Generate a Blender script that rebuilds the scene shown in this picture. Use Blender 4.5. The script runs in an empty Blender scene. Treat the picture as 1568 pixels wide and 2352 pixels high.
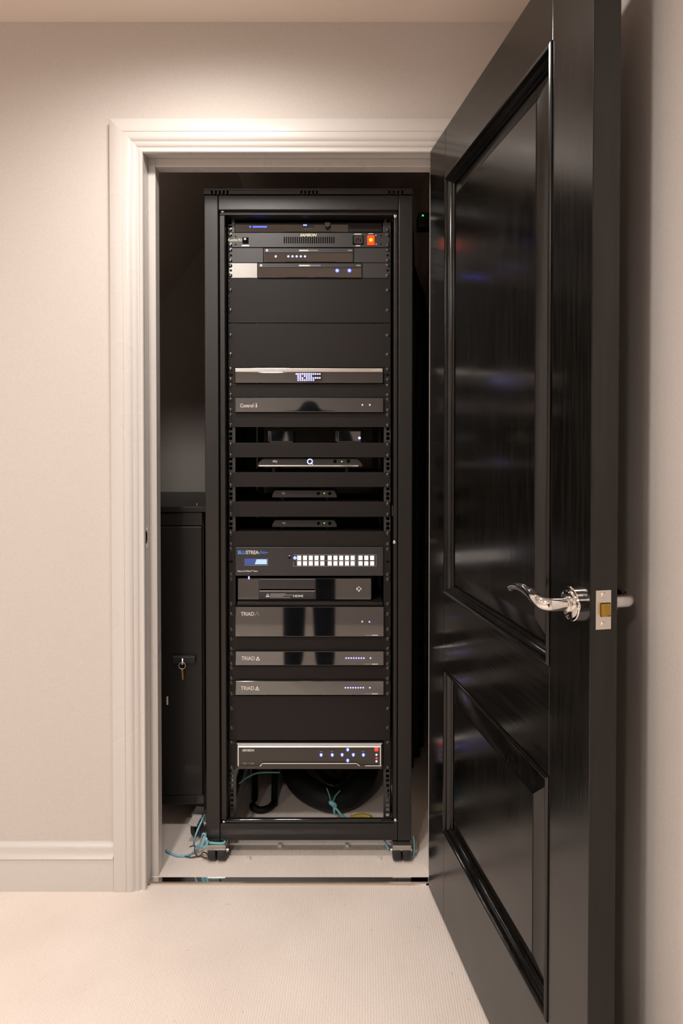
import bpy, bmesh, math, random
from mathutils import Vector, Matrix
random.seed(7)

# ---------------------------------------------------------------- camera
S = bpy.context.scene
COL = S.collection
F, CX, CYP, HCAM, TILT = 1418.0, 784.0, 1052.0, 1.20, math.radians(0.9)
cam_d = bpy.data.cameras.new('camera'); cam = bpy.data.objects.new('camera', cam_d); COL.objects.link(cam)
cam_d.sensor_fit = 'HORIZONTAL'; cam_d.sensor_width = 36.0
cam_d.lens = 36.0 * F / 1568.0
cam_d.shift_y = (CYP - 1176.0) / 1568.0
cam_d.clip_start = 0.02; cam_d.clip_end = 60
cam.location = (0, 0, HCAM); cam.rotation_euler = (math.radians(90) - TILT, 0, 0)
S.camera = cam
# ---------------------------------------------------------------- view + world
S.view_settings.view_transform = 'Standard'; S.view_settings.look = 'None'
S.view_settings.gamma = 1.0; S.view_settings.use_curve_mapping = False
S.view_settings.exposure = 0.42
W = bpy.data.worlds.new('world'); S.world = W; W.use_nodes = True
W.node_tree.nodes['Background'].inputs[0].default_value = (0.9, 0.85, 0.8, 1)
W.node_tree.nodes['Background'].inputs[1].default_value = 0.02
# ceiling downlights: x, y, watts (the lamps themselves are built by downlight() further down)
CEIL = 2.341
DOWNLIGHTS = [(-0.33, 1.19, 44), (-1.95, 0.80, 7), (-0.62, 0.20, 82), (-1.90, 0.10, 24), (-0.80, -1.20, 70), (-1.80, -1.20, 70)]  # latter half of the list: unseen lamps added for fill and bounce
WARM = (1.0, 0.945, 0.885)

CT, ST = math.cos(TILT), math.sin(TILT)
def at(px, py, Y):
    """point of the depth plane Y that the photograph shows at pixel px, py"""
    k = (CYP - py) / F
    w = Y * (k * CT - ST) / (CT + k * ST)
    d = Y * CT - w * ST
    return Vector(((px - CX) * d / F, Y, HCAM + w))

# ---------------------------------------------------------------- materials
MATS = {}
def node_mat(name, base, rough=0.5, metal=0.0, spec=0.5, ior=1.5, coat=0.0, emit=None, estr=0.0):
    m = bpy.data.materials.new(name); m.use_nodes = True
    b = m.node_tree.nodes['Principled BSDF']
    b.inputs['Base Color'].default_value = (*base, 1); b.inputs['Roughness'].default_value = rough
    b.inputs['Metallic'].default_value = metal; b.inputs['Specular IOR Level'].default_value = spec
    b.inputs['IOR'].default_value = ior; b.inputs['Coat Weight'].default_value = coat
    b.inputs['Coat Roughness'].default_value = 0.08
    if emit: b.inputs['Emission Color'].default_value = (*emit, 1); b.inputs['Emission Strength'].default_value = estr
    MATS[name] = m
    return m
def add_noise(m, scale=(1, 1, 1), freq=50, detail=4, bump=0.1, dist=0.001, col=None, lo=0.35, hi=0.65, rough=None):
    nt = m.node_tree; N = nt.nodes; L = nt.links; b = N['Principled BSDF']
    tc = N.new('ShaderNodeTexCoord'); mp = N.new('ShaderNodeMapping'); mp.inputs['Scale'].default_value = scale
    nz = N.new('ShaderNodeTexNoise'); nz.inputs['Scale'].default_value = freq; nz.inputs['Detail'].default_value = detail
    L.new(tc.outputs['Object'], mp.inputs[0]); L.new(mp.outputs[0], nz.inputs['Vector'])
    if bump:
        bp = N.new('ShaderNodeBump'); bp.inputs['Strength'].default_value = bump; bp.inputs['Distance'].default_value = dist
        L.new(nz.outputs['Fac'], bp.inputs['Height'])
        prev = b.inputs['Normal'].links
        if prev: L.new(prev[0].from_socket, bp.inputs['Normal'])
        L.new(bp.outputs[0], b.inputs['Normal'])
    if col:
        cr = N.new('ShaderNodeValToRGB'); cr.color_ramp.elements[0].position = lo; cr.color_ramp.elements[1].position = hi
        cr.color_ramp.elements[0].color = (*col[0], 1); cr.color_ramp.elements[1].color = (*col[1], 1)
        L.new(nz.outputs['Fac'], cr.inputs[0]); L.new(cr.outputs[0], b.inputs['Base Color'])
    if rough:
        mr = N.new('ShaderNodeMapRange'); mr.inputs['From Min'].default_value = lo; mr.inputs['From Max'].default_value = hi
        mr.inputs['To Min'].default_value = rough[0]; mr.inputs['To Max'].default_value = rough[1]
        L.new(nz.outputs['Fac'], mr.inputs[0]); L.new(mr.outputs[0], b.inputs['Roughness'])
    return m

add_noise(node_mat('wall_paint', (0.72, 0.63, 0.55), 0.7, spec=0.3), freq=220, bump=0.12, dist=0.0006,
          col=((0.60, 0.547, 0.51), (0.63, 0.577, 0.54)))
add_noise(node_mat('ceiling_paint', (0.86, 0.75, 0.665), 0.8, spec=0.2), freq=150, bump=0.05, dist=0.0005)
add_noise(node_mat('trim_paint', (0.635, 0.595, 0.565), 0.3), freq=6, detail=1, bump=0, rough=(0.27, 0.33))
add_noise(node_mat('wall_paint_lit', (0.86, 0.73, 0.63), 0.8, spec=0.2), freq=120, bump=0.1, dist=0.0006)  # wall paint made paler in place of light missing inside the closet
def carpet():
    m = node_mat('carpet', (0.70, 0.57, 0.50), 0.95, spec=0.1)
    nt = m.node_tree; N = nt.nodes; L = nt.links; b = N['Principled BSDF']
    b.inputs['Sheen Weight'].default_value = 0.25
    tc = N.new('ShaderNodeTexCoord')
    wv = N.new('ShaderNodeTexWave'); wv.wave_type = 'BANDS'; wv.bands_direction = 'X'
    wv.inputs['Scale'].default_value = 52; wv.inputs['Distortion'].default_value = 3.2
    wv.inputs['Detail'].default_value = 3; wv.inputs['Detail Scale'].default_value = 3.0
    mp = N.new('ShaderNodeMapping'); mp.inputs['Rotation'].default_value = (0, 0, math.radians(2))
    L.new(tc.outputs['Object'], mp.inputs[0]); L.new(mp.outputs[0], wv.inputs['Vector'])
    n1 = N.new('ShaderNodeTexNoise'); n1.inputs['Scale'].default_value = 520; n1.inputs['Detail'].default_value = 3
    n2 = N.new('ShaderNodeTexNoise'); n2.inputs['Scale'].default_value = 45; n2.inputs['Detail'].default_value = 6
    n2.inputs['Roughness'].default_value = 0.7
    n3 = N.new('ShaderNodeTexNoise'); n3.inputs['Scale'].default_value = 5; n3.inputs['Detail'].default_value = 2
    for n in (n1, n2, n3): L.new(tc.outputs['Object'], n.inputs['Vector'])
    def mix(a, c2, fac, bt='MULTIPLY'):
        x = N.new('ShaderNodeMix'); x.data_type = 'RGBA'; x.blend_type = bt
        x.inputs['Factor'].default_value = fac; L.new(a, x.inputs[6]); L.new(c2, x.inputs[7]); return x.outputs[2]
    def ramp(src, p0, c0, p1, c1):
        r = N.new('ShaderNodeValToRGB'); e = r.color_ramp.elements
        e[0].position, e[1].position = p0, p1; e[0].color = (*c0, 1); e[1].color = (*c1, 1); L.new(src, r.inputs[0]); return r.outputs[0]
    base = ramp(n3.outputs['Fac'], 0.3, (0.84, 0.74, 0.675), 0.7, (0.90, 0.80, 0.735))
    ribs = ramp(wv.outputs['Fac'], 0.0, (0.86, 0.85, 0.84), 0.6, (1, 1, 1))
    spots = ramp(n2.outputs['Fac'], 0.28, (0.62, 0.58, 0.55), 0.36, (1, 1, 1))
    fib = ramp(n1.outputs['Fac'], 0.3, (0.86, 0.85, 0.84), 0.6, (1, 1, 1))
    c = mix(mix(mix(base, ribs, 0.45), spots, 0.8), fib, 0.8)
    L.new(c, b.inputs['Base Color'])
    ad = N.new('ShaderNodeMath'); ad.operation = 'MULTIPLY_ADD'; ad.inputs[1].default_value = 0.6
    L.new(n1.outputs['Fac'], ad.inputs[0]); L.new(wv.outputs['Fac'], ad.inputs[2])
    bp = N.new('ShaderNodeBump'); bp.inputs['Strength'].default_value = 0.26; bp.inputs['Distance'].default_value = 0.002
    L.new(ad.outputs[0], bp.inputs['Height']); L.new(bp.outputs[0], b.inputs['Normal'])
carpet()
def oak(name, rough, axis):
    m = node_mat(name, (0.006, 0.005, 0.004), rough, spec=0.5)
    sc = {'z': (60, 60, 2.2), 'x': (2.2, 2.2, 60)}[axis]
    add_noise(m, scale=sc, freq=3.0, detail=8, bump=0.10, dist=0.0010, col=((0.007, 0.006, 0.0045), (0.002, 0.0017, 0.0013)), lo=0.36, hi=0.56)
    add_noise(m, scale=(1, 1, 1), freq=4, detail=2, bump=0.0, rough=(rough - 0.05, rough + 0.06))
    return m
oak('black_oak', 0.17, 'z'); oak('black_oak_rail', 0.17, 'x')
add_noise(node_mat('powder_black', (0.012, 0.0105, 0.0095), 0.36, spec=0.45), freq=1300, detail=2, bump=0.35, dist=0.0006)
add_noise(node_mat('panel_black', (0.012, 0.0095, 0.009), 0.5, spec=0.25), freq=700, detail=2, bump=0.15, dist=0.0004)
add_noise(node_mat('satin_black', (0.022, 0.021, 0.021), 0.42), freq=500, detail=2, bump=0.08, dist=0.0003)
add_noise(node_mat('rail_black', (0.03, 0.029, 0.028), 0.4), freq=500, detail=2, bump=0.05, dist=0.0003)
add_noise(node_mat('gloss_black', (0.004, 0.004, 0.005), 0.045, ior=2.1), freq=3, detail=1, bump=0.02, dist=0.002)
add_noise(node_mat('smoked_acrylic', (0.004, 0.0045, 0.006), 0.04, ior=2.3), freq=3, detail=1, bump=0.02, dist=0.002)
add_noise(node_mat('case_grey', (0.030, 0.028, 0.030), 0.4), freq=400, detail=2, bump=0.06, dist=0.0003)
add_noise(node_mat('brushed_ear', (0.22, 0.21, 0.20), 0.32, metal=0.9), scale=(2, 1, 80), freq=8, bump=0.08, dist=0.0003)
add_noise(node_mat('silver', (0.62, 0.59, 0.56), 0.30, metal=0.9), scale=(2, 1, 90), freq=8, bump=0.04, dist=0.0003)
add_noise(node_mat('bright_alloy', (0.86, 0.82, 0.79), 0.42, metal=0.55), scale=(2, 1, 90), freq=8, bump=0.03, dist=0.0003)
add_noise(node_mat('recorder_face', (0.050, 0.042, 0.036), 0.5), freq=500, detail=2, bump=0.06, dist=0.0003)
add_noise(node_mat('chrome', (0.82, 0.80, 0.78), 0.07, metal=1.0), freq=8, bump=0.01, dist=0.001)
add_noise(node_mat('zinc', (0.70, 0.68, 0.65), 0.25, metal=1.0), freq=60, bump=0.08, dist=0.0006)
add_noise(node_mat('satin_steel', (0.72, 0.66, 0.60), 0.35, metal=0.85), freq=200, bump=0.03, dist=0.0003)
add_noise(node_mat('brass', (0.62, 0.38, 0.06), 0.3, metal=0.9), freq=120, bump=0.05, dist=0.0003)
add_noise(node_mat('screw_black', (0.10, 0.095, 0.09), 0.2, spec=0.7, metal=0.85), freq=300, bump=0.03, dist=0.0002)
add_noise(node_mat('rubber', (0.018, 0.018, 0.018), 0.6), freq=200, bump=0.2, dist=0.0006)
add_noise(node_mat('grey_plastic', (0.45, 0.42, 0.39), 0.45), freq=120, bump=0.05, dist=0.0004)
add_noise(node_mat('blue_cord', (0.20, 0.50, 0.66), 0.6), scale=(1, 1, 1), freq=260, bump=0.4, dist=0.001,
          col=((0.12, 0.38, 0.56), (0.30, 0.60, 0.72)))
add_noise(node_mat('teal_cord', (0.16, 0.42, 0.44), 0.6), freq=260, bump=0.4, dist=0.001)
add_noise(node_mat('brown_cord', (0.08, 0.04, 0.03), 0.6), freq=260, bump=0.3, dist=0.001)
add_noise(node_mat('cable_black', (0.004, 0.004, 0.004), 0.6, spec=0.3), freq=90, bump=0.05, dist=0.0005)
add_noise(node_mat('yellow_tape', (0.42, 0.30, 0.02), 0.5), freq=90, bump=0.2, dist=0.001)
add_noise(node_mat('hole_black', (0.002, 0.002, 0.002), 0.8, spec=0.1), freq=90, bump=0.0)
add_noise(node_mat('ink_white', (0.72, 0.70, 0.67), 0.5), freq=90, bump=0.0)
add_noise(node_mat('ink_cream', (0.72, 0.68, 0.50), 0.5), freq=90, bump=0.0)
add_noise(node_mat('ink_grey', (0.26, 0.25, 0.25), 0.5), freq=90, bump=0.0)
add_noise(node_mat('ink_blue', (0.10, 0.30, 0.85), 0.5), freq=90, bump=0.0)
add_noise(node_mat('painted_light', (0.70, 0.66, 0.60), 0.5), freq=90, bump=0.1)
node_mat('led_blue', (0.1, 0.15, 0.8), 0.3, emit=(0.16, 0.20, 1.0), estr=2.2)
node_mat('led_deep_blue', (0.02, 0.04, 0.8), 0.3, emit=(0.05, 0.08, 1.0), estr=2.2)
node_mat('led_white_blue', (0.6, 0.65, 1), 0.3, emit=(0.24, 0.30, 1.0), estr=1.5)
node_mat('led_violet', (0.4, 0.35, 0.9), 0.3, emit=(0.36, 0.30, 1.0), estr=1.3)
node_mat('led_ring', (0.03, 0.03, 0.12), 0.3, emit=(0.10, 0.11, 0.60), estr=0.45)
node_mat('led_green', (0.02, 0.7, 0.05), 0.3, emit=(0.05, 0.9, 0.10), estr=1.3)
node_mat('led_lime', (0.3, 0.7, 0.05), 0.3, emit=(0.35, 0.9, 0.05), estr=0.8)
node_mat('led_red', (0.8, 0.03, 0.02), 0.3, emit=(1.0, 0.04, 0.03), estr=1.1)
node_mat('rocker_red', (0.8, 0.03, 0.01), 0.25, emit=(1.0, 0.035, 0.004), estr=1.6)
node_mat('rocker_glow', (0.9, 0.3, 0.01), 0.25, emit=(1.0, 0.34, 0.01), estr=2.2)
node_mat('button_lit', (0.85, 0.8, 0.76), 0.4, emit=(1.0, 0.90, 0.84), estr=0.62)
node_mat('lcd_blue', (0.03, 0.06, 0.2), 0.1, emit=(0.05, 0.10, 0.34), estr=0.35)
node_mat('lcd_lit', (0.2, 0.3, 0.5), 0.1, emit=(0.42, 0.58, 0.85), estr=0.7)
node_mat('lamp_lens', (1, 0.9, 0.8), 0.4, emit=WARM, estr=12.0)
node_mat('q_lit', (0.5, 0.55, 1), 0.3, emit=(0.34, 0.40, 1.0), estr=1.5)
M = MATS

# ---------------------------------------------------------------- builders
ORG = {}
def org(o): return ORG.get(o.name, Vector((0, 0, 0))) if o else Vector((0, 0, 0))
def link(o, parent=None, origin=None):
    COL.objects.link(o)
    if parent: o.parent = parent
    if origin is None: origin = org(parent) if parent else Vector((0, 0, 0))
    origin = Vector(origin)
    o.location = origin - (org(parent) if parent else Vector((0, 0, 0)))
    ORG[o.name] = origin
    return o
def tag(o, label=None, cat=None, group=None, kind=None):
    if label: o['label'] = label
    if cat: o['category'] = cat
    if group: o['group'] = group
    if kind: o['kind'] = kind
    return o
def thing(name, label, cat, loc, group=None):
    o = bpy.data.objects.new(name, None); o.empty_display_size = 0.05
    link(o, None, loc); return tag(o, label, cat, group)
class MB:
    """collects shapes in world coordinates, then links them as ONE mesh object"""
    def __init__(s): s.bm = bmesh.new()
    def box(s, a, b):
        x0, y0, z0 = (min(a[i], b[i]) for i in range(3)); x1, y1, z1 = (max(a[i], b[i]) for i in range(3))
        v = [s.bm.verts.new(p) for p in ((x0,y0,z0),(x1,y0,z0),(x1,y1,z0),(x0,y1,z0),(x0,y0,z1),(x1,y0,z1),(x1,y1,z1),(x0,y1,z1))]
        for f in ((0,3,2,1),(4,5,6,7),(0,1,5,4),(1,2,6,5),(2,3,7,6),(3,0,4,7)): s.bm.faces.new([v[i] for i in f])
        return s
    def prism(s, pts, vec):
        """closed polygon pts (3D) swept by vec"""
        vec = Vector(vec); a = [s.bm.verts.new(p) for p in pts]; b = [s.bm.verts.new(Vector(p) + vec) for p in pts]
        n = len(pts)
        s.bm.faces.new(a[::-1]); s.bm.faces.new(b)
        for i in range(n): s.bm.faces.new([a[i], a[(i+1) % n], b[(i+1) % n], b[i]])
        return s
    def cyl(s, c, axis, r, h, seg=20, r2=None):
        c = Vector(c); ax = Vector(axis).normalized(); q = ax.to_track_quat('Z', 'Y'); r2 = r if r2 is None else r2
        A = []; B = []
        for i in range(seg):
            t = 2 * math.pi * i / seg; d = q @ Vector((math.cos(t), math.sin(t), 0))
            A.append(s.bm.verts.new(c + d * r)); B.append(s.bm.verts.new(c + ax * h + d * r2))
        s.bm.faces.new(A[::-1]); s.bm.faces.new(B)
        for i in range(seg): s.bm.faces.new([A[i], A[(i+1) % seg], B[(i+1) % seg], B[i]])
        return s
    def lathe(s, c, axis, prof, seg=24):
        """prof: list of (r, h) along axis"""
        c = Vector(c); ax = Vector(axis).normalized(); q = ax.to_track_quat('Z', 'Y'); R = []
        for r, h in prof:
            R.append([s.bm.verts.new(c + ax * h + q @ Vector((math.cos(2*math.pi*i/seg) * max(r, 1e-5), math.sin(2*math.pi*i/seg) * max(r, 1e-5), 0))) for i in range(seg)])
        for a, b in zip(R, R[1:]):
            for i in range(seg): s.bm.faces.new([a[i], a[(i+1) % seg], b[(i+1) % seg], b[i]])
        s.bm.faces.new(R[0][::-1]); s.bm.faces.new(R[-1])
        return s
    def sweep(s, pts, r, seg=10, sub=6, flat=1.0):
        """tube along a smooth curve; r number or list"""
        P = [Vector(p) for p in pts]; n = len(P); rr = r if isinstance(r, (list, tuple)) else [r] * n
        C = []; RR = []
        for i in range(n - 1):
            p0, p1, p2, p3 = P[max(i-1, 0)], P[i], P[i+1], P[min(i+2, n-1)]
            for k in range(sub):
                t = k / sub
                C.append(0.5 * ((2*p1) + (p2-p0)*t + (2*p0-5*p1+4*p2-p3)*t*t + (3*p1-p0-3*p2+p3)*t**3)); RR.append(rr[i]*(1-t) + rr[i+1]*t)
        C.append(P[-1]); RR.append(rr[-1])
        rings = []; up = Vector((0.13, 0.21, 0.97))
        for i, p in enumerate(C):
            d = (C[min(i+1, len(C)-1)] - C[max(i-1, 0)]).normalized()
            u = up - d * up.dot(d)
            if u.length < 1e-4: u = Vector((1, 0, 0)) - d * d.x
            u.normalize(); up = u; w = d.cross(u)
            rings.append([s.bm.verts.new(p + (u * math.cos(2*math.pi*j/seg) * flat + w * math.sin(2*math.pi*j/seg)) * RR[i]) for j in range(seg)])
        for a, b in zip(rings, rings[1:]):
            for j in range(seg): s.bm.faces.new([a[j], a[(j+1) % seg], b[(j+1) % seg], b[j]])
        s.bm.faces.new(rings[0][::-1]); s.bm.faces.new(rings[-1])
        return s
    def mesh(s, name, mat, origin=(0, 0, 0), smooth=False):
        bmesh.ops.recalc_face_normals(s.bm, faces=s.bm.faces)
        bmesh.ops.translate(s.bm, verts=s.bm.verts, vec=-Vector(origin))
        me = bpy.data.meshes.new(name); s.bm.to_mesh(me); s.bm.free()
        me.materials.append(M[mat] if isinstance(mat, str) else mat)
        if smooth:
            for p in me.polygons: p.use_smooth = True
        return me
    def build(s, name, mat, parent=None, origin=None, smooth=False, bevel=0.0, seg=2, auto=None):
        if origin is None: origin = org(parent) if parent else (0, 0, 0)
        me = s.mesh(name, mat, origin, smooth or auto is not None)
        o = bpy.data.objects.new(name, me); link(o, parent, origin)
        if auto is not None: me.set_sharp_from_angle(angle=math.radians(auto))
        if bevel:
            md = o.modifiers.new('bevel', 'BEVEL'); md.width = bevel; md.segments = seg; md.limit_method = 'ANGLE'
        return o
def struct(mb, name, mat, **k): return tag(mb.build(name, mat, **k), kind='structure')
def prect(px0, py0, px1, py1, Y):
    """(x0, z0, x1, z1) of a photograph rectangle on depth plane Y"""
    c = at((px0+px1)/2, (py0+py1)/2, Y)
    a = at(px0, (py0+py1)/2, Y); b = at(px1, (py0+py1)/2, Y); t = at((px0+px1)/2, py0, Y); u = at((px0+px1)/2, py1, Y)
    return a.x, u.z, b.x, t.z
def slab(name, mat, parent, px0, py0, px1, py1, Y, depth, bevel=0.0008, **k):
    x0, z0, x1, z1 = prect(px0, py0, px1, py1, Y)
    return MB().box((x0, Y, z0), (x1, Y + depth, z1)).build(name, mat, parent, bevel=bevel, **k)
SHARED = {}
def put(name, key, maker, mat, parent, loc, scale=1.0):
    """a part that shares its mesh with all alike parts"""
    k = (key, mat)
    if k not in SHARED: SHARED[k] = maker().mesh(name, mat, (0, 0, 0), True); SHARED[k].set_sharp_from_angle(angle=math.radians(40))
    o = bpy.data.objects.new(name, SHARED[k]); link(o, parent, loc); o.scale = (scale,) * 3
    return o
def lettering(txt, mat, parent, px0, py0, px1, py1, Y, shear=0.0, bold=0.0, name='lettering', fit=True):
    """flat printed text that fills the photograph rectangle on plane Y"""
    cu = bpy.data.curves.new('t', 'FONT'); cu.body = txt; cu.shear = shear; cu.offset = bold; cu.resolution_u = 3
    ob = bpy.data.objects.new('t', cu); COL.objects.link(ob)
    dg = bpy.context.evaluated_depsgraph_get(); me = bpy.data.meshes.new_from_object(ob.evaluated_get(dg))
    bpy.data.objects.remove(ob); bpy.data.curves.remove(cu)
    xs = [v.co.x for v in me.vertices]; ys = [v.co.y for v in me.vertices]
    x0, z0, x1, z1 = prect(px0, py0, px1, py1, Y); o0 = org(parent)
    sx = (x1-x0) / (max(xs)-min(xs)); sy = (z1-z0) / (max(ys)-min(ys)); mx, my = min(xs), min(ys)
    for v in me.vertices:
        v.co = Vector((x0 + (v.co.x-mx)*sx, Y, z0 + (v.co.y-my)*sy)) - o0
    me.materials.clear(); me.materials.append(M[mat]); me.name = name
    for p in me.polygons:
        if p.normal.y > 0: pass
    return link(bpy.data.objects.new(name, me), parent, o0)
def strokes(name, mat, parent, lines, Y, w=1.2):
    """printed line work: polylines of photograph pixels, w pixels wide"""
    mb = MB()
    for ln in lines:
        for (a, b) in zip(ln, ln[1:]):
            p, q = at(*a, Y), at(*b, Y); d = (q-p).normalized(); n = Vector((-d.z, 0, d.x)) * (w * 0.5 * Y / F); e = d * (w * 0.4 * Y / F)
            mb.prism([p-e+n, q+e+n, q+e-n, p-e-n], (0, 0.0003, 0))
    return mb.build(name, mat, parent)
def led_row(name, mat, parent, pts, r, Y):
    mb = MB()
    for px, py in pts: mb.cyl(at(px, py, Y), (0, -1, 0), r * Y / F, 0.0012, 10, r * 0.75 * Y / F)
    return mb.build(name, mat, parent)

# ================================================================ the setting
YW, YB = 1.670, 1.748            # faces of the wall with the doorway
XJ0, XJ1, ZJ = -0.533, 0.268, 1.998
XL, XR, YN = -2.30, 0.48, -2.20  # the room around the camera
CXL, CXR, CYB = -1.20, 0.35, 2.75
m = MB(); m.box((XL, YN, -0.03), (XR, YW, 0)); m.box((CXL, YW, -0.03), (CXR, CYB, 0)); floor = struct(m, 'floor', 'carpet')
struct(MB().box((XL, YN, CEIL), (XR, CYB, CEIL + 0.05)), 'ceiling', 'ceiling_paint')
m = MB(); m.box((XL, YW, 0), (XJ0 - 0.02, YB, CEIL)); m.box((XJ1 + 0.02, YW, 0), (XR, YB, CEIL)); m.box((XJ0 - 0.02, YW, ZJ + 0.02), (XJ1 + 0.02, YB, CEIL))
struct(m, 'wall_front', 'wall_paint')
struct(MB().box((XR, YN, 0), (XR + 0.08, YB, CEIL)), 'wall_right', 'wall_paint')
struct(MB().box((XL - 0.08, YN, 0), (XL, YB, CEIL)), 'wall_left', 'wall_paint')
struct(MB().box((XL - 0.08, YN - 0.08, 0), (XR + 0.08, YN, CEIL)), 'wall_rear', 'wall_paint')
struct(MB().box((CXL, CYB, 0), (CXR, CYB + 0.06, CEIL)), 'wall_closet_back', 'wall_paint')
struct(MB().box((CXL - 0.06, YB, 0), (CXL, CYB, CEIL)), 'wall_closet_left', 'wall_paint_lit')
struct(MB().box((CXR, YB, 0), (CXR + 0.06, CYB, CEIL)), 'wall_closet_right', 'wall_paint_lit')
# sloping underside of the stairs over the closet
p1, p2 = at(590, 398, CYB), at(370, 700, CYB); d = (p1 - p2) / (p1.x - p2.x)
a = p1 + d * ((CEIL - p1.z) / d.z); b = p1 + d * (CXL - p1.x)
struct(MB().prism([(a.x, YB, a.z), (b.x, YB, b.z), (b.x, YB, b.z + 0.05), (a.x - 0.05, YB, a.z)], (0, CYB - YB, 0)), 'ceiling_slope', 'wall_paint_lit')

# door lining with stops
m = MB(); m.box((XJ0 - 0.02, 1.662, 0), (XJ0, YB, ZJ)); m.box((XJ1, 1.662, 0), (XJ1 + 0.02, YB, ZJ)); m.box((XJ0 - 0.02, 1.662, ZJ), (XJ1 + 0.02, YB, ZJ + 0.02))
lining = struct(m, 'trim_1', 'trim_paint', bevel=0.001)
SB = 1.975
m = MB(); m.box((XJ0, 1.712, 0), (-0.5125, YB, ZJ)).build('stop', 'trim_paint', lining, bevel=0.0015)
MB().box((XJ1 - 0.0205, 1.712, 0), (XJ1, YB, ZJ)).build('stop', 'trim_paint', lining, bevel=0.0015)
MB().box((-0.5125, 1.712, SB), (XJ1 - 0.0205, YB, ZJ)).build('stop', 'trim_paint', lining, bevel=0.0015)
# strike plate in the left jamb
zc = 0.957
sp = MB().box((XJ0, 1.665, zc - 0.030), (XJ0 + 0.0012, 1.690, zc + 0.030)).build('strike_plate', 'satin_steel', lining)
MB().box((XJ0 + 0.0005, 1.663, zc - 0.016), (XJ0 + 0.0022, 1.681, zc + 0.018)).build('latch_hole', 'hole_black', sp)
MB().box((XJ0 + 0.0005, 1.683, zc - 0.010), (XJ0 + 0.0016, 1.687, zc + 0.012)).build('latch_slot', 'hole_black', sp)
for zz in (-0.023, 0.023): MB().cyl((XJ0 + 0.001, 1.682, zc + zz), (1, 0, 0), 0.004, 0.001, 12).build('screw', 'chrome', sp)

# moulded casing, mitred; (u from the inner edge outwards, v in front of the wall)
PROF = [(0,0),(0,.010),(.002,.0125),(.008,.0125),(.0105,.011),(.012,.009),(.014,.0095),(.0165,.0125),(.020,.0148),(.0245,.0155),(.026,.0140),(.0275,.0142),
        (.030,.0165),(.034,.0195),(.039,.0205),(.046,.0205),(.0485,.0205),(.0492,.0192),(.051,.0192),(.0518,.0205),(.083,.0205),(.0855,.0190),(.086,.017),(.086,0)]
XI0, XI1, ZI = -0.5305, 0.2725, 1.989
def loft(rows, name, mat, parent, auto=35):
    mb = MB(); bm = mb.bm; V = [[bm.verts.new(p) for p in r] for r in rows]; n = len(rows[0])
    for r0, r1 in zip(V, V[1:]):
        for i in range(n): bm.faces.new([r0[i], r0[(i+1) % n], r1[(i+1) % n], r1[i]])
    bm.faces.new(V[0][::-1]); bm.faces.new(V[-1])
    return mb.build(name, mat, parent, auto=auto)
cas = tag(loft([[(XI0 - u, YW - v, 0) for u, v in PROF], [(XI0 - u, YW - v, ZI + u) for u, v in PROF]], 'trim_2', 'trim_paint', None), kind='structure')
loft([[(XI0 - u, YW - v, ZI + u) for u, v in PROF], [(XI1 + u, YW - v, ZI + u) for u, v in PROF]], 'head_casing', 'trim_paint', cas)
loft([[(XI1 + u, YW - v, 0) for u, v in PROF], [(XI1 + u, YW - v, ZI + u) for u, v in PROF]], 'side_casing', 'trim_paint', cas)
# skirting
BP = [(0,0),(.018,0),(.018,.086),(.0175,.0885),(.021,.0895),(.0215,.0915),(.020,.094),(.016,.099),(.0135,.105),(.0135,.1105),(.0125,.115),(.0125,.117),(.0115,.1185),(.0085,.1245),(.005,.1275),(0,.128)]
tag(loft([[(XL, YW - v, z) for v, z in BP], [(XI0 - .0865, YW - v, z) for v, z in BP]], 'baseboard_front', 'trim_paint', None), kind='structure')
tag(loft([[(XI1 + .0865, YW - v, z) for v, z in BP], [(XR, YW - v, z) for v, z in BP]], 'baseboard_corner', 'trim_paint', None), kind='structure')
tag(loft([[(XR - v, YN, z) for v, z in BP], [(XR - v, YW - 0.022, z) for v, z in BP]], 'baseboard_right', 'trim_paint', None), kind='structure')
tag(loft([[(XL + v, YN, z) for v, z in BP], [(XL + v, YW - 0.022, z) for v, z in BP]], 'baseboard_left', 'trim_paint', None), kind='structure')
# metal threshold strip
TP = [(1.676, 0.0), (1.679, .0035), (1.683, .0055), (1.701, .0055), (1.705, .003), (1.707, 0)]
tag(loft([[(XJ0, y, z) for y, z in TP], [(XJ1, y, z) for y, z in TP]], 'trim_3', 'chrome', None, auto=20), kind='structure')

# ---------------------------------------------------------------- the open door
HX, HY, LX, LY = 0.236, 1.655, 0.366, 0.905
DU = Vector((LX - HX, LY - HY, 0)); DWID = DU.length; DU.normalize()
DN = Vector((DU.y, -DU.x, 0))                       # out of the visible face
if DN.x > 0: DN = -DN
DZ0, DZ1, DTH = 0.011, 1.990, 0.044
def dp(t, n, z): return Vector((HX, HY, 0)) + DU * t + DN * n + Vector((0, 0, z))
door = thing('door_1', None, None, (HX, HY, DZ0)); tag(door, kind='structure')
def dbox(name, t0, t1, n0, n1, z0, z1, mat, parent, bevel=0.0012):
    return MB().prism([dp(t0, n0, z0), dp(t1, n0, z0), dp(t1, n1, z0), dp(t0, n1, z0)], (0, 0, z1 - z0)).build(name, mat, parent, bevel=bevel)
T0, T1 = 0.121, DWID - 0.118
PAN = [(0.838, 1.868), (0.236, 0.652)]
dbox('stile', 0, T0, 0, -DTH, DZ0, DZ1, 'black_oak', door); dbox('stile', T1, DWID, 0, -DTH, DZ0, DZ1, 'black_oak', door)
dbox('rail', T0, T1, 0, -DTH, PAN[0][1], DZ1, 'black_oak_rail', door); dbox('rail', T0, T1, 0, -DTH, PAN[1][1], PAN[0][0], 'black_oak_rail', door)
dbox('rail', T0, T1, 0, -DTH, DZ0, PAN[1][0], 'black_oak_rail', door)
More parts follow.
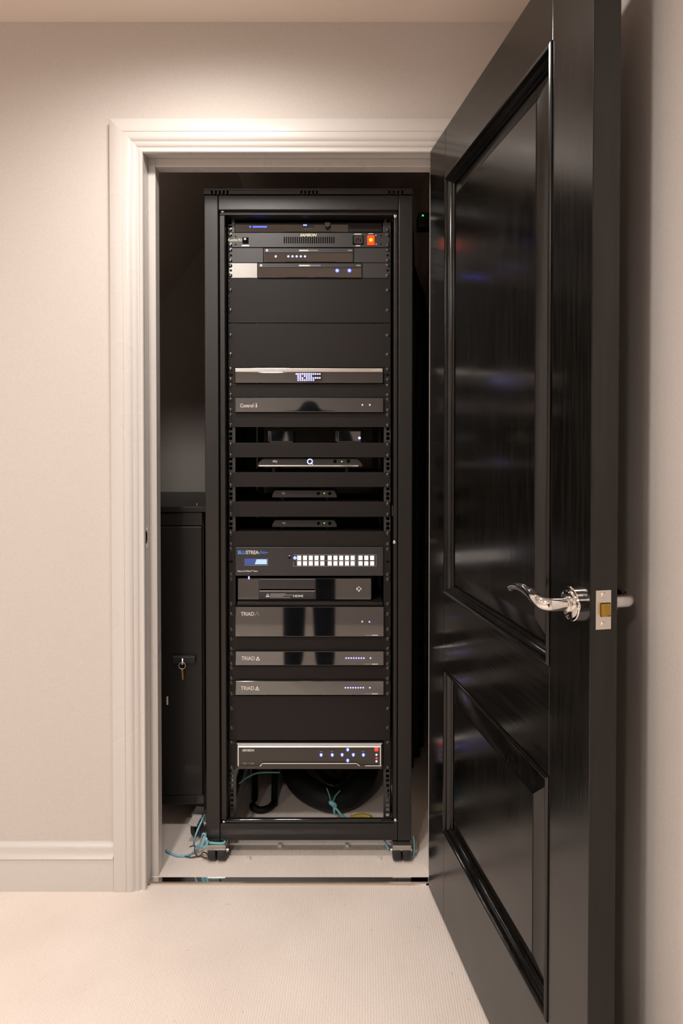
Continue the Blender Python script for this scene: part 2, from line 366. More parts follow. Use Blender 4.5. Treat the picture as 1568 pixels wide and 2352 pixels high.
def ringloft(rings, z0, z1, name, mat, parent, cap, auto=25):
    """nested rectangles: (inset, height over the face)"""
    mb = MB(); bm = mb.bm; V = []
    for i, n in rings: V.append([bm.verts.new(dp(t, n, z)) for t, z in ((T0+i, z0+i), (T1-i, z0+i), (T1-i, z1-i), (T0+i, z1-i))])
    for a, b in zip(V, V[1:]):
        for k in range(4): bm.faces.new([a[k], a[(k+1) % 4], b[(k+1) % 4], b[k]])
    if cap: bm.faces.new(V[-1]); bm.faces.new(V[0][::-1])
    else:
        for k in range(4): bm.faces.new([V[-1][k], V[-1][(k+1) % 4], V[0][(k+1) % 4], V[0][k]])
    return mb.build(name, mat, parent, auto=auto)
MOULD = [(0,-.022),(0,.0015),(.0015,.0035),(.0045,.0045),(.0075,.0035),(.009,.0005),(.0095,-.0030),(.0125,-.0035),(.0145,-.0055),(.017,-.0095),(.0180,-.0130),(.0205,-.0130),(.0225,-.0150),(.0235,-.022)]
for z0, z1 in PAN:
    ringloft(MOULD, z0, z1, 'moulding', 'black_oak', door, False)
    ringloft([(.0, -DTH + .012), (.0, -.0205), (.024, -.0190), (.064, -.0055), (.0645, -.0040), (.067, -.0040)], z0, z1, 'panel', 'black_oak', door, True)
# latch plate in the door edge
zc = 0.962
def ebox(name, n0, n1, z0, z1, d0, d1, mat, parent, bevel=0.0):
    return MB().prism([dp(DWID + d0, n0, z0), dp(DWID + d1, n0, z0), dp(DWID + d1, n1, z0), dp(DWID + d0, n1, z0)], (0, 0, z1 - z0)).build(name, mat, parent, bevel=bevel)
lp = ebox('latch_plate', -0.0085, -0.0330, zc - .0295, zc + .0285, -.002, .0012, 'satin_steel', door, 0.0004)
ebox('latch_opening', -.0155, -.0320, zc - .0105, zc + .010, 0, .0015, 'hole_black', lp)
MB().prism([dp(DWID, -.016, zc - .009), dp(DWID + .0090, -.0165, zc - .009), dp(DWID + .0020, -.0315, zc - .009), dp(DWID, -.0315, zc - .009)], (0, 0, .018)).build('latch_bolt', 'brass', lp, bevel=.0004)
for zz in (.0215, -.0215):
    sc = MB().cyl(dp(DWID + .001, -.0205, zc + zz), DU, .0042, .0012, 16, .0032).build('screw', 'zinc', lp)
# lever handles on both faces
def lever(sign, base):
    q = lambda t, n, z: dp(t, base + sign * n, z)
    tc, zz = DWID - 0.040, 0.962
    ax = DN * sign
    h = MB().lathe(q(tc, 0, zz), ax, [(.0265, 0), (.0265, .009), (.0255, .0102), (.0215, .0105), (.0215, .0120), (.0200, .0125), (.0125, .0130), (.0125, .0165), (.0110, .0175)], 40).build('handle_rose', 'chrome', door, auto=30)
    MB().sweep([q(tc, .010, zz), q(tc, .022, zz), q(tc, .034, zz), q(tc - .002, .043, zz), q(tc - .010, .0500, zz + .001), q(tc - .024, .0530, zz + .004), q(tc - .045, .0530, zz + .008), q(tc - .075, .0515, zz + .0095), q(tc - .100, .0500, zz + .006), q(tc - .1180, .0500, zz - .0005), q(tc - .1215, .0500, zz - .002)],
               [.0105, .0105, .0105, .0105, .0102, .0098, .0092, .0086, .0080, .0066, .0020], 18, 8).build('lever', 'chrome', h, smooth=True)
lever(1, 0.0); lever(-1, -DTH)

# ---------------------------------------------------------------- downlights in the ceiling, some added for fill
for i, (x, y, w) in enumerate(DOWNLIGHTS):
    o = thing('downlight', ['round recessed ceiling downlight just above the doorway', 'round recessed ceiling downlight near the wall left of the doorway',
              'round recessed ceiling downlight farther from the doorway wall, right one', 'added fill downlight in ceiling farther from the doorway wall, left one', 'added fill downlight in ceiling at the rear of the room, right one', 'added fill downlight in ceiling at the rear of the room, left one'][i], 'light', (x, y, CEIL), 'recessed ceiling downlights')
    MB().lathe((x, y, CEIL), (0, 0, -1), [(.046, 0), (.046, .003), (.044, .005), (.036, .005), (.035, .001), (.035, 0)], 32).build('bezel', 'trim_paint', o, auto=30)
    MB().cyl((x, y, CEIL - .0012), (0, 0, -1), .030, .0010, 24).build('lens', 'lamp_lens', o)
    ld = bpy.data.lights.new('lamp', 'SPOT'); ld.energy = w; ld.color = WARM; ld.shadow_soft_size = 0.08
    ld.spot_size = math.radians(175); ld.spot_blend = 0.84
    lo = bpy.data.objects.new('lamp', ld); link(lo, o, (x, y, CEIL - .012))

# ================================================================ the equipment rack
RY, EY = 1.785, 1.830            # rack front face, mounting rail face
RX0, RX1 = at(471, 1180, RY).x, at(946, 1180, RY).x
RZT, RZ0, RZ1 = at(700, 433, RY).z, at(700, 1931, RY).z, at(700, 448, RY).z
RD = 0.80
rack = thing('equipment_rack', 'tall black steel equipment rack on castors standing in the doorway', 'rack', ((RX0+RX1)/2, RY, 0))
PW = 31.5 * RY / F
for x in (RX0, RX1 - PW):
    MB().box((x, RY, RZ0), (x + PW, RY + 0.035, RZ1)).build('post', 'powder_black', rack, bevel=0.002)
    MB().box((x, RY + RD - 0.035, RZ0), (x + PW, RY + RD, RZ1)).build('post', 'powder_black', rack, bevel=0.002)
zt = at(700, 482, RY).z; zb = at(700, 1893, RY).z
MB().box((RX0 + PW + .001, RY + .0008, zt), (RX1 - PW - .001, RY + .035, RZ1)).build('top_beam', 'powder_black', rack, bevel=0.002)
MB().box((RX0 + PW + .001, RY + .0008, RZ0), (RX1 - PW - .001, RY + .035, zb)).build('bottom_beam', 'powder_black', rack, bevel=0.002)
MB().box((RX0, RY + RD - .03, RZ0), (RX1, RY + RD - .001, RZ0 + .05)).build('bottom_beam', 'powder_black', rack, bevel=0.002)
for x in (RX0, RX1 - .003): MB().box((x + .001, RY + .036, RZ0), (x + .002, RY + RD - .036, RZ1)).build('side_panel', 'powder_black', rack)
# lid with ventilation slots in its front lip
m = MB(); zl0, zl1 = at(700, 446.5, RY).z, at(700, 438, RY).z
m.box((RX0 - .001, RY - .002, zl1), (RX1 + .001, RY + RD, RZT))
m.box((RX0, RY + .012, RZ1 - .001), (RX1, RY + RD, zl1))
cut = [at(471 + px, 442, RY).x for g in (14, 23, 32, 41, 50, 219, 228, 237, 246, 255, 421, 431, 441, 451) for px in (g, g + 4)]
xs = [RX0 - .001] + cut + [RX1 + .001]
for i in range(0, len(xs), 2): m.box((xs[i], RY - .002, zl0), (xs[i+1], RY + .012, zl1))
m.build('lid', 'powder_black', rack, bevel=0.0008)
# inner flange around the opening
fx0, fx1 = RX0 + PW + .0015, RX1 - PW - .0015; FY = RY + .012
gx0, gx1 = at(518, 1180, FY).x, at(904, 1180, FY).x; gz1 = at(700, 494, FY).z; gz0 = at(700, 1884, FY).z
MB().box((fx0, FY, gz0), (gx0, EY + .01, gz1)).build('flange', 'powder_black', rack, bevel=.002)
MB().box((gx1, FY, gz0), (fx1, EY + .01, gz1)).build('flange', 'powder_black', rack, bevel=.002)
MB().box((fx0, FY, gz1), (fx1, EY + .01, zt + .004)).build('flange', 'powder_black', rack, bevel=.002)
ff = MB().box((fx0, FY, zb - .004), (fx1, FY + .020, gz0 - .003)).build('flange', 'powder_black', rack, bevel=.003, seg=3)
MB().sweep([(fx0 + .01, FY + .004, gz0 - .001), ((fx0+fx1)/2, FY + .004, gz0 - .001), (fx1 - .01, FY + .004, gz0 - .001)], .0026, 8, 4).build('door_seal', 'gloss_black', rack, smooth=True)
bolt = lambda: MB().lathe((0, 0, 0), (0, -1, 0), [(.0062, 0), (.0062, .001), (.0055, .003), (.0035, .0042), (.0022, .0042), (.0018, .003)], 16)
for px, py in ((511, 485), (908, 497), (908, 1884), (514, 1889), (906, 1245)):
    put('bolt', 'bolt', bolt, 'zinc', rack, at(px, py, FY))
# mounting rails with square holes
rz0, rz1 = at(700, 1881, EY).z, at(700, 498, EY).z
LRX0, LRX1 = at(524, 1200, EY).x, at(540.5, 1200, EY).x; RRX0, RRX1 = at(881, 1200, EY).x, at(898, 1200, EY).x
def rail(x0, x1, hx, y):
    m = MB(); h = .0048; th = .002
    m.box((x0, y, rz0), (hx - h, y + th, rz1)); m.box((hx + h, y, rz0), (x1, y + th, rz1))
    z = rz0; k = 0
    while z < rz1 - .016:
        st = (.01588, .01588, .0127)[k % 3]; top = z + st - 2 * h
        m.box((hx - h, y, z), (hx + h, y + th, top)); z += st; k += 1
    m.box((x0 if x0 < -.1 else x1 - .002, y, rz0), (x0 + .002 if x0 < -.1 else x1, y + .03, rz1))
    return m
LHX, RHX = at(530, 1200, EY).x, at(890.5, 1200, EY).x
rail(LRX0, LRX1, LHX, EY + .0012).build('mounting_rail', 'rail_black', rack)
rail(RRX0, RRX1, RHX, EY + .0012).build('mounting_rail', 'rail_black', rack)
MB().box((LRX0, RY + RD - .10, RZ0), (LRX1, RY + RD - .07, RZ1)).build('mounting_rail', 'rail_black', rack)
MB().box((RRX0, RY + RD - .10, RZ0), (RRX1, RY + RD - .07, RZ1)).build('mounting_rail', 'rail_black', rack)
for x in (LRX0 - .012, RRX1 + .002):       # brackets that carry the rails
    for z in (RZ0 + .02, 1.0, RZ1 - .06): MB().box((x, EY, z), (x + .010, RY + RD - .07, z + .03)).build('rail_bracket', 'rail_black', rack)
# castors
def castor(name_parent, x, y, top, r, w, brake=False, yaw=0.0):
    c = Vector((x, y, 0)); R = Matrix.Rotation(yaw, 3, 'Z')
    q = lambda a, b, z: c + R @ Vector((a, b, z))
    f = MB(); hz = top
    f.prism([q(-w/2, -.022, hz - .016), q(w/2, -.022, hz - .016), q(w/2, .020, hz - .016), q(-w/2, .020, hz - .016)], (0, 0, .0145))
    for sx in (-1, 1): f.prism([q(sx * (w/2 + .0015), -.020, hz - .014), q(sx * (w/2 + .0015), .016, hz - .014), q(sx * (w/2 + .0015), .006, r - .006), q(sx * (w/2 + .0015), -.006, r - .006)], R @ Vector((-sx * .0018, 0, 0)))
    co = f.build('castor', 'zinc', name_parent, bevel=.001)
    axd = R @ Vector((1, 0, 0))
    for sx in (-1, 1):
        MB().lathe(q(sx * w * .26 - w * .22, 0, r), axd, [(r * .80, 0), (r * .96, .0012), (r, .004), (r, w * .44 - .004), (r * .96, w * .44 - .0012), (r * .80, w * .44)], 28).build('wheel', 'rubber', co, auto=40)
    MB().cyl(q(-w/2 - .005, 0, r), axd, .0045, w + .010, 10).build('axle', 'zinc', co)
    if brake:
        MB().prism([q(-.017, -.052, r + .020), q(.012, -.052, r + .020), q(.015, -.018, top - .012), q(-.012, -.018, top - .012)], (0, 0, .007)).build('brake_pedal', 'grey_plastic', co, bevel=.002)
    return co
cx = at(500, 1975, RY).x; cy = RY + 0.002
castor(rack, cx, cy, RZ0, .026, .053)
castor(rack, at(921, 1975, RY).x, cy, RZ0, .026, .053)
castor(rack, cx, RY + RD - .05, RZ0, .024, .050); castor(rack, at(921, 1975, RY).x, RY + RD - .05, RZ0, .024, .050)

# screws
def screw_mesh():
    return MB().lathe((0, 0, 0), (0, -1, 0), [(.0062, 0), (.0062, .0010), (.0050, .0012), (.0050, .0022), (.0044, .0036), (.0030, .0046), (.0018, .0048), (.0016, .0032)], 14)
def screws(parent, ys, Y, sides='LR'):
    for y in ys:
        t = (y - 530) / 1240.0
        if 'L' in sides: put('screw', 'screw', screw_mesh, 'screw_black', parent, at(528.5 + 2.5 * t, y, Y))
        if 'R' in sides: put('screw', 'screw', screw_mesh, 'screw_black', parent, at(890.0 + 0.8 * t, y, Y))
# blank panels and shelves (y0, y1, screw heights)
def blank(y0, y1, ys, x0=526, x1=896):
    o = slab('blank_panel', 'panel_black', rack, x0, y0, x1, y1, EY - .0025, .0028, bevel=.0007)
    screws(o, ys, EY - .0025); return o
def shelf(y0, y1, ys):
    o = blank(y0, y1, ys)
    x0, z0, x1, z1 = prect(543, y0, 879, y1, EY)
    MB().box((x0, EY, z1 - .0015), (x1, EY + .36, z1 - .0002)).build('shelf_tray', 'panel_black', o)
    return o
blank(639.5, 741.5, (667, 713)); blank(743, 844.5, (771, 815))
blank(881, 912.5, (885.5, 907.5)); blank(948, 981, (953.5, 977)); shelf(1017, 1050.5, (1021, 1046.5)); shelf(1085, 1118.5, (1090, 1115))
shelf(1152.5, 1187, (1157, 1181)); shelf(1220.5, 1255, (1225, 1249.5))
blank(1462.3, 1494, (1467, 1489.5)); blank(1530.0, 1562, (1534, 1558)); blank(1598.3, 1700.5, (1627, 1671))

# ---------------------------------------------------------------- devices
def device(name, label, cat, py1, Y=EY, group=None):
    return thing(name, label, cat, at(711, py1, Y), group)
def chassis(t, px0, py0, px1, py1, mat='satin_black', depth=.30, Y=EY, bevel=.0012, name='case'):
    return slab(name, mat, t, px0, py0, px1, py1, Y, depth, bevel)
def ears(t, py0, py1, ys, mat='panel_black', lx1=541, rx0=880, Y=EY - .0025, slots=()):
    for (a, b, sd) in ((525, lx1, 'L'), (rx0, 897, 'R')):
        e = slab('rack_ear', mat, t, a, py0, b, py1, Y, .0028, .0006)
        screws(e, ys, Y, sd)
        for sy in slots:
            px = 530.5 if sd == 'L' else 890.5
            slab('slot', 'hole_black', e, px - 4, sy - 2.2, px + 4, sy + 2.2, Y - .0004, .0006, 0)
GL = 'gloss_black'

# 1  amplifier with a row of deep blue lights at the very top
t = device('audio_amplifier', 'black rack unit with row of deep blue lights, topmost in rack', 'amplifier', 533)
chassis(t, 538, 511, 878, 533.5, 'satin_black', Y=EY + .010)
slab('fascia', 'gloss_black', t, 539, 512, 800, 533, EY + .006, .004); slab('fascia', 'panel_black', t, 800.5, 512, 877, 533, EY + .006, .004)
for a, b, sd in ((525, 538, 'L'), (879, 897, 'R')):
    e = slab('rack_ear', 'rail_black', t, a, 511 + (sd == 'L') * 12, b, 534, EY - .0015, .0025, .0005); screws(e, (528.5,), EY - .0015, sd)
led_row('indicator_lights', 'led_deep_blue', t, [(574.5, 521)] + [(582.5 + 4.05 * i, 521) for i in range(8)], 2.2, EY + .006)
slab('display', 'case_grey', t, 697, 515, 720, 527, EY + .0055, .001); led_row('display_lights', 'led_white_blue', t, [(698, 517), (702.5, 517)], 2.0, EY + .005)
MB().lathe(at(752, 519, EY + .006), (0, -1, 0), [(.0098, 0), (.0098, .012), (.0085, .0145), (.004, .0150)], 24).build('volume_knob', 'gloss_black', t, auto=30)

# 2  power conditioner
t = device('power_conditioner', 'grey-black power strip unit with glowing red rocker switch and vent slots', 'power unit', 568)
Y = EY - .004
fp = slab('faceplate', 'case_grey', t, 525.5, 534.5, 894, 568, Y, .0035); slab('case', 'satin_black', t, 543, 536, 878, 567.5, EY, .2)
screws(fp, (540, 563), Y)
lettering('SAMSON', 'ink_cream', t, 688.5, 536.5, 727.5, 543.2, Y - .0003, shear=.3, bold=.035)
lettering('PowerBrite PRO', 'ink_cream', t, 523.5, 548, 555.5, 554.2, Y - .0003, shear=.15, bold=.012)
for i in range(24):
    x = 651.5 + i * 4.95
    slab('vent_slot', 'hole_black', fp, x, 544, x + 2.6, 559, Y - .0003, .0005, 0)
s = slab('breaker_switch', 'hole_black', t, 556.5, 545, 570.5, 559.5, Y - .0015, .003); MB().cyl(at(563, 550, Y - .0015), (0, -1, 0), .0042, .004, 14, .0035).build('button', 'screw_black', s)
strokes('caption', 'ink_white', t, [[(556, 564), (571, 564)]], Y - .0003, 3.0)
s = slab('mains_outlet', 'hole_black', t, 809.5, 541, 835, 562, Y - .001, .003)
MB().prism([at(812, 544, Y), at(815, 542, Y), at(830, 542, Y), at(833, 544, Y), at(833, 557, Y), at(829, 560.5, Y), at(816, 560.5, Y), at(812, 557, Y)][::-1], (0, -.002, 0)).build('socket_shroud', 'gloss_black', s)
slab('socket_face', 'satin_black', s, 816, 547, 829, 556, Y - .0026, .001); strokes('contacts', 'hole_black', s, [[(817.5, 550), (817.5, 554)], [(822.4, 548), (822.4, 551)], [(827.3, 550), (827.3, 554)]], Y - .0032, 2)
strokes('caption', 'ink_white', t, [[(814, 537.7), (829, 537.7)]], Y - .0003, 2.0); strokes('caption', 'ink_white', t, [[(817.5, 564.3), (826, 564.3)]], Y - .0003, 2.0)
strokes('caption', 'ink_white', t, [[(846.5, 536.9), (856, 536.9)]], Y - .0003, 1.8)
s = slab('rocker_switch', 'rocker_red', t, 843.5, 540.5, 860, 562, Y - .004, .005, .001)
MB().lathe(at(851.5, 551, Y - .004), (0, -1, 0), [(.0052, 0), (.0046, .0012), (.002, .0017)], 14).build('neon_lamp', 'rocker_glow', s, smooth=True)
led_row('switch_mark', 'ink_white', t, [(863, 540.5), (863.5, 561)], 1.6, Y); led_row('screw_hole', 'hole_black', t, [(874.8, 541.3), (874.8, 560.5), (541, 543), (541, 561.5)], 1.7, Y)

# 3, 4  two half-width amplifiers on bracket plates
def half_amp(label, y0, y1, dx0, dx1, lights, big, lmat, txt):
    t = device('compact_amplifier', label, 'amplifier', y1, group='compact amplifiers in bracket plates')
    Y = EY - .003
    for (a, b, sd, mt) in ((526, dx0 - 1, 'L', lmat), (dx1 + 1, 896, 'R', 'case_grey')):
        e = slab('bracket_plate', mt, t, a, y0, b, y1, Y, .0028); screws(e, (y0 + 4.8, y0 + 29) if y0 < 600 else (y0 + 6, y0 + 29), Y, sd)
        px = 530 if sd == 'L' else 890.5
        slab('slot', 'hole_black', e, px - 2.6, y0 + 14.8, px + 2.6, y0 + 19.5, Y - .0004, .0006, 0)
    slab('case', 'satin_black', t, dx0, y0 + .5, dx1, y1 - .5, Y - .004, .22)
    hb = slab('header_strip', 'case_grey' if y0 < 600 else 'satin_black', t, dx0 + 1.5, y0 + 1.5, dx1 - 1.5, y0 + 10.5, Y - .0052, .002)
    slab('fascia', 'smoked_acrylic', t, dx0 + 1.5, y0 + 11.3, dx1 - 1.5, y1 - 1.5, Y - .005, .002)
    led_row('logo_dot', 'ink_white', t, [(dx0 + 7.5, y0 + 5.8)], 3.1, Y - .0052)
    strokes('caption', 'ink_white', t, [[(dx0 + (dx1-dx0) * .40, y0 + 5.8), (dx0 + (dx1-dx0) * .50, y0 + 5.8)]], Y - .0054, 3.0)
    strokes('caption', 'ink_grey', t, [[(dx0 + (dx1-dx0) * .50, y0 + 5.6), (dx0 + (dx1-dx0) * .60, y0 + 5.6)]], Y - .0054, 2.0)
    strokes('model_mark', 'ink_grey', t, [[(dx1 - 12, y0 + 5.6), (dx1 - 4, y0 + 5.6)]], Y - .0054, 2.6)
    led_row('indicator_lights', 'led_white_blue', t, lights, 2.6, Y - .0056 if big else Y - .005)
    if big:
        mb = MB()
        for px, py in lights: mb.lathe(at(px, py, Y - .0049), (0, -1, 0), [(4.6 * EY / F, 0), (4.6 * EY / F, .0004), (3.4 * EY / F, .0006)], 18)
        mb.build('halo_ring', 'led_deep_blue', t)  # blue halo around each light, painted in as a glowing ring
half_amp('narrow black amplifier with one plus five small blue-white lights', 569.5, 603, 605.5, 811.5, [(633, 589)] + [(662 + 9.55 * i, 589) for i in range(5)], False, 'case_grey', '')
half_amp('wider black amplifier with two large glowing blue lights, bright steel left bracket', 604, 638.5, 592, 831, [(774.3, 621.5), (802.3, 621.5)], True, 'brushed_ear', '')

# 7  media switch with silver top strip and dot display
t = device('audio_matrix', 'black unit with silver top strip and grid of blue-white dots', 'amplifier', 880)
ears(t, 845.5, 880, (849, 872.5), slots=(861,)); chassis(t, 539.5, 845.5, 879, 879.5, 'gloss_black', Y=EY - .012)
slab('top_strip', 'silver', t, 540, 846, 878.5, 854.3, EY - .014, .004); slab('fascia', 'smoked_acrylic', t, 540, 855, 878.5, 877.5, EY - .0135, .003)
lettering('QUATRA', 'ink_white', t, 857.5, 847.3, 875, 850.8, EY - .0143)
pts = [(684.5 + 5.0 * i, 859 + 4.7 * j) for i in range(8) for j in range(4) if (i, j) not in ((3, 2), (2, 1), (7, 1))] + [(724.5 + 4.9 * i, 859 + 9 * j) for i in range(3) for j in range(2)]
led_row('dot_display', 'led_white_blue', t, [(680.5, 859)] + pts, 2.0, EY - .0137)

# 9  controller with glossy front
t = device('home_controller', 'glossy black controller with white lettering at left and two tiny blue lights', 'controller', 947)
ears(t, 913.5, 947.5, (918, 942.5)); chassis(t, 538.5, 913.5, 881, 947, 'satin_black', Y=EY - .010)
slab('fascia', 'smoked_acrylic', t, 540, 914.5, 879.5, 946, EY - .0135, .0035, .0012)
lettering('Control', 'ink_white', t, 551.5, 927, 581.5, 935.8, EY - .0138, bold=.008)
lettering('4', 'ink_white', t, 586, 927, 590.5, 936, EY - .0138, bold=.015)
R = [(587.5 + 5 * math.cos(a), 931 - 5 * math.sin(a)) for a in [math.radians(70 + 200 * k / 14) for k in range(15)]]
strokes('logo_ring', 'ink_white', t, [R], EY - .0138, 1.1)
led_row('indicator_lights', 'led_violet', t, [(832, 930), (849, 930)], 2.0, EY - .0135)

# 11 two small streaming boxes on the shelf
for (x0, x1, lab, led) in ((619, 673, 'small dark glossy box on rack shelf, the left one without a light', False), (774, 829, 'small dark glossy box on rack shelf with bright blue light, right one', True)):
    t = thing('streaming_box', lab, 'media box', at((x0+x1)/2, 1016, EY + .02), 'pair of small boxes on the upper shelf')
    xx0, zz0, xx1, zz1 = prect(x0, 989, x1, 1016, EY + .02)
    zz0 = prect(543, 1017, 879, 1050.5, EY)[3]
    MB().box((xx0, EY + .02, zz0), (xx1, EY + .10, zz1)).build('case', 'case_grey', t, bevel=.002)
    slab('fascia', 'smoked_acrylic', t, x0 + 3, 990.5, x1 - 1, 1013.5, EY + .019, .002); slab('side_trim', 'gloss_black', t, x0 - 3.5, 989.5, x0 + 1.5, 1014, EY + .0195, .004)
    if led: led_row('indicator_light', 'led_white_blue', t, [(825.3, 1006)], 3.2, EY + .0185)

# 13 wide satellite box, 15 and 17 the two smaller ones
def tvbox(label, x0, x1, y0, y1, shelf_y, Y, big):
    t = thing('television_box', label, 'television box', at((x0+x1)/2, shelf_y, Y), 'television boxes on the rack shelves')
    zs = prect(543, shelf_y, 879, shelf_y + 30, EY)[3]
    a = at(x0, y1, Y).x; b = at(x1, y1, Y).x; zt_ = at(700, y0, Y).z; zb_ = at(700, y1, Y).z; r = (8 if big else 4) * Y / F; w = b - a
    prof = [(a, zb_ + .002), (a + r * .4, zb_ + (zt_-zb_) * .45), (a + r * 1.4, zt_ - .002), (a + r * 2, zt_), (b - r * 2, zt_), (b - r * 1.4, zt_ - .002), (b - r * .4, zb_ + (zt_-zb_) * .45), (b, zb_ + .002), (b - r * .4, zb_), (a + r * .4, zb_)]
    MB().prism([(x, Y, z) for x, z in prof], (0, .20 if big else .12, 0)).build('case', 'case_grey', t, bevel=.0015)
    for sx in (.15, .85): MB().cyl((a + w * sx, Y + .03, zs), (0, 0, 1), .006, zb_ - zs + .001, 12).build('foot', 'rubber', t)
    for sx in (.15, .85): MB().cyl((a + w * sx, Y + (.17 if big else .10), zs), (0, 0, 1), .006, zb_ - zs + .001, 12).build('foot', 'rubber', t)
    return t
t = tvbox('wide slim television box with glowing white Q and bright silver lower edge', 590, 833, 1053, 1072, 1085, EY + .012, True); Y = EY + .0118
slab('silver_edge', 'silver', t, 594, 1068.3, 823, 1072, Y - .0015, .004); slab('silver_edge', 'chrome', t, 765, 1069, 817, 1071.6, Y - .002, .001)
lettering('sky', 'ink_white', t, 626, 1056, 637, 1063.5, Y - .0004, bold=.03)
mb = MB(); mb.bm.free(); mb.bm = bmesh.new(); c = at(711.5, 1060, Y - .0006); u = Y / F
ro, ri = 6.6 * u, 4.3 * u; n = 28
A = [c + Vector((math.cos(2*math.pi*k/n) * ro, 0, math.sin(2*math.pi*k/n) * ro)) for k in range(n)]; B = [c + Vector((math.cos(2*math.pi*k/n) * ri, 0, math.sin(2*math.pi*k/n) * ri)) for k in range(n)]
for k in range(n): mb.prism([A[k], A[(k+1) % n], B[(k+1) % n], B[k]], (0, .0005, 0))
mb.prism([c + Vector((1.2*u, 0, -2.5*u)), c + Vector((5.5*u, 0, -6.8*u)), c + Vector((7.4*u, 0, -6.8*u)), c + Vector((3.4*u, 0, -2.5*u))], (0, .0005, 0))
mb.build('power_ring', 'q_lit', t)
led_row('button', 'hole_black', t, [(769, 1059.5), (800, 1059.5)], 4.2, Y); led_row('indicator_light', 'led_lime', t, [(784.8, 1060)], 1.6, Y)
for (y0, y1, sh, lab) in ((1126, 1143, 1152.5, 'small rounded television box with green light, upper of the two'), (1194.5, 1211, 1220.5, 'small rounded television box with green light, lower of the two')):
    t = tvbox(lab, 624, 774, y0, y1, sh, EY + .03, False); Y = EY + .0298; o = y0 - 1126
    lettering('sky', 'ink_white', t, 647 + o * .02, 1130.5 + o, 654.5 + o * .02, 1135.5 + o, Y - .0004, bold=.03)
    led_row('button', 'hole_black', t, [(731, 1133.5 + o), (757, 1133.5 + o)], 4.0, Y); led_row('indicator_light', 'led_lime', t, [(744.5, 1133 + o)], 1.5, Y)

# 19 video matrix with two rows of lit buttons
t = device('video_matrix', 'black video switcher with two rows of square lit buttons and small blue display', 'switcher', 1322)
ears(t, 1256.5, 1323, (1261, 1319), slots=(1290,)); chassis(t, 540.5, 1256.5, 880, 1322.5, 'case_grey', Y=EY - .008)
Y = EY - .008
lettering('BLU', 'ink_blue', t, 546, 1264.5, 564.5, 1273, Y - .0003, bold=.03); lettering('STREA', 'ink_white', t, 565, 1264.5, 594, 1273, Y - .0003, bold=.025)
strokes('logo_wave', 'ink_blue', t, [[(594.3, 1268), (596, 1272.5), (599.5, 1265), (603, 1272.5), (606, 1266), (609, 1272), (611, 1269), (615, 1269)]], Y - .0003, 1.2)
ds = slab('display', 'lcd_blue', t, 561, 1283.5, 613.5, 1297, Y - .0008, .0015); MB().prism([at(585, 1296, Y - .001), at(589, 1284.8, Y - .001), at(612.5, 1284.8, Y - .001), at(612.5, 1296, Y - .001)], (0, .0003, 0)).build('lit_area', 'lcd_lit', ds)
strokes('display_frame', 'ink_grey', t, [[(561, 1298.5), (614.5, 1298.5), (614.5, 1283)]], Y - .0003, 1.1)
lettering('Platinum 4K HDBaseT™ Matrix', 'ink_white', t, 545.5, 1309.6, 592, 1313.6, Y - .0003, bold=.012)
for j in range(2):
    for x in [682.5, 695.8, 709, 722.2, 735.5, 752.5, 765.6, 778.8, 792, 805, 823.2, 836.4, 849.8]:
        put('lit_button', 'btn', lambda: MB().box((-.0058, -.0022, -.0062), (.0058, 0, .0062)), 'button_lit', t, at(x + 5 - .5, 1281.2 + 12.7 * j, Y))
strokes('button_outline', 'ink_grey', t, [[(674, 1274.5), (816.5, 1274.5), (816.5, 1301), (673.5, 1301), (673.5, 1290)], [(681, 1287.7), (816.5, 1287.7)], [(821.5, 1274.5), (863.5, 1274.5), (863.5, 1301), (821.5, 1301), (821.5, 1274.5)]], Y - .0003, 1.0)
led_row('indicator_light', 'led_blue', t, [(677, 1281.5)], 4.0, Y); led_row('sensor', 'hole_black', t, [(665, 1281)], 2.6, Y); led_row('power_mark', 'ink_white', t, [(664.5, 1276.5)], 1.3, Y)

# 20 game console on its tray
zs = prect(543.5, 1383.5, 879.5, 1391.5, EY - .012)[3]
tray = slab('shelf_tray', 'panel_black', rack, 543.5, 1383.5, 879.5, 1391.5, EY - .012, .32, .0025); 
for a, b in ((525, 541), (880.5, 897)): 
    e = slab('shelf_ear', 'panel_black', rack, a, 1323.8, b, 1391.5, EY - .0025, .0028); screws(e, (1330, 1387), EY - .0025, 'L' if a < 600 else 'R')
t = thing('game_console', 'black game console on shelf with slot disc drive and round logo', 'game console', at(711, 1383.5, EY + .01))
x0, z0, x1, z1 = prect(545, 1327, 853, 1383.5, EY + .01)
MB().box((x0, EY + .012, zs + .0004), (x1, EY + .27, z1)).build('case', 'gloss_black', t, bevel=.002)
Y = EY + .008
slab('drive_fascia', 'case_grey', t, 596, 1329.8, 723, 1353, Y, .006); slab('drive_fascia', 'case_grey', t, 596, 1357.5, 723, 1376.5, Y, .006)
slab('disc_slot', 'hole_black', t, 596, 1353, 723, 1357.5, Y + .003, .003, 0); slab('slot_lip', 'silver', t, 596, 1356.6, 723, 1358.2, Y - .0005, .002, 0); slab('slot_lip', 'ink_grey', t, 596, 1329.3, 723, 1331, Y - .0005, .002, 0)
slab('gloss_fascia', 'smoked_acrylic', t, 724, 1329, 852, 1377, Y + .001, .005)
slab('gloss_fascia', 'gloss_black', t, 546, 1329, 595, 1377, Y + .001, .005)
strokes('warning_mark', 'ink_white', t, [[(610.5, 1370.8), (614.5, 1363.8), (618.5, 1370.8), (610.5, 1370.8)], [(612.5, 1369.3), (616.5, 1369.3)]], Y - .0003, 1.5)
for k in range(4): strokes('caption', 'ink_grey', t, [[(621, 1364.3 + 2.6 * k), ((655, 671, 650, 666)[k], 1364.3 + 2.6 * k)]], Y - .0003, 1.7)
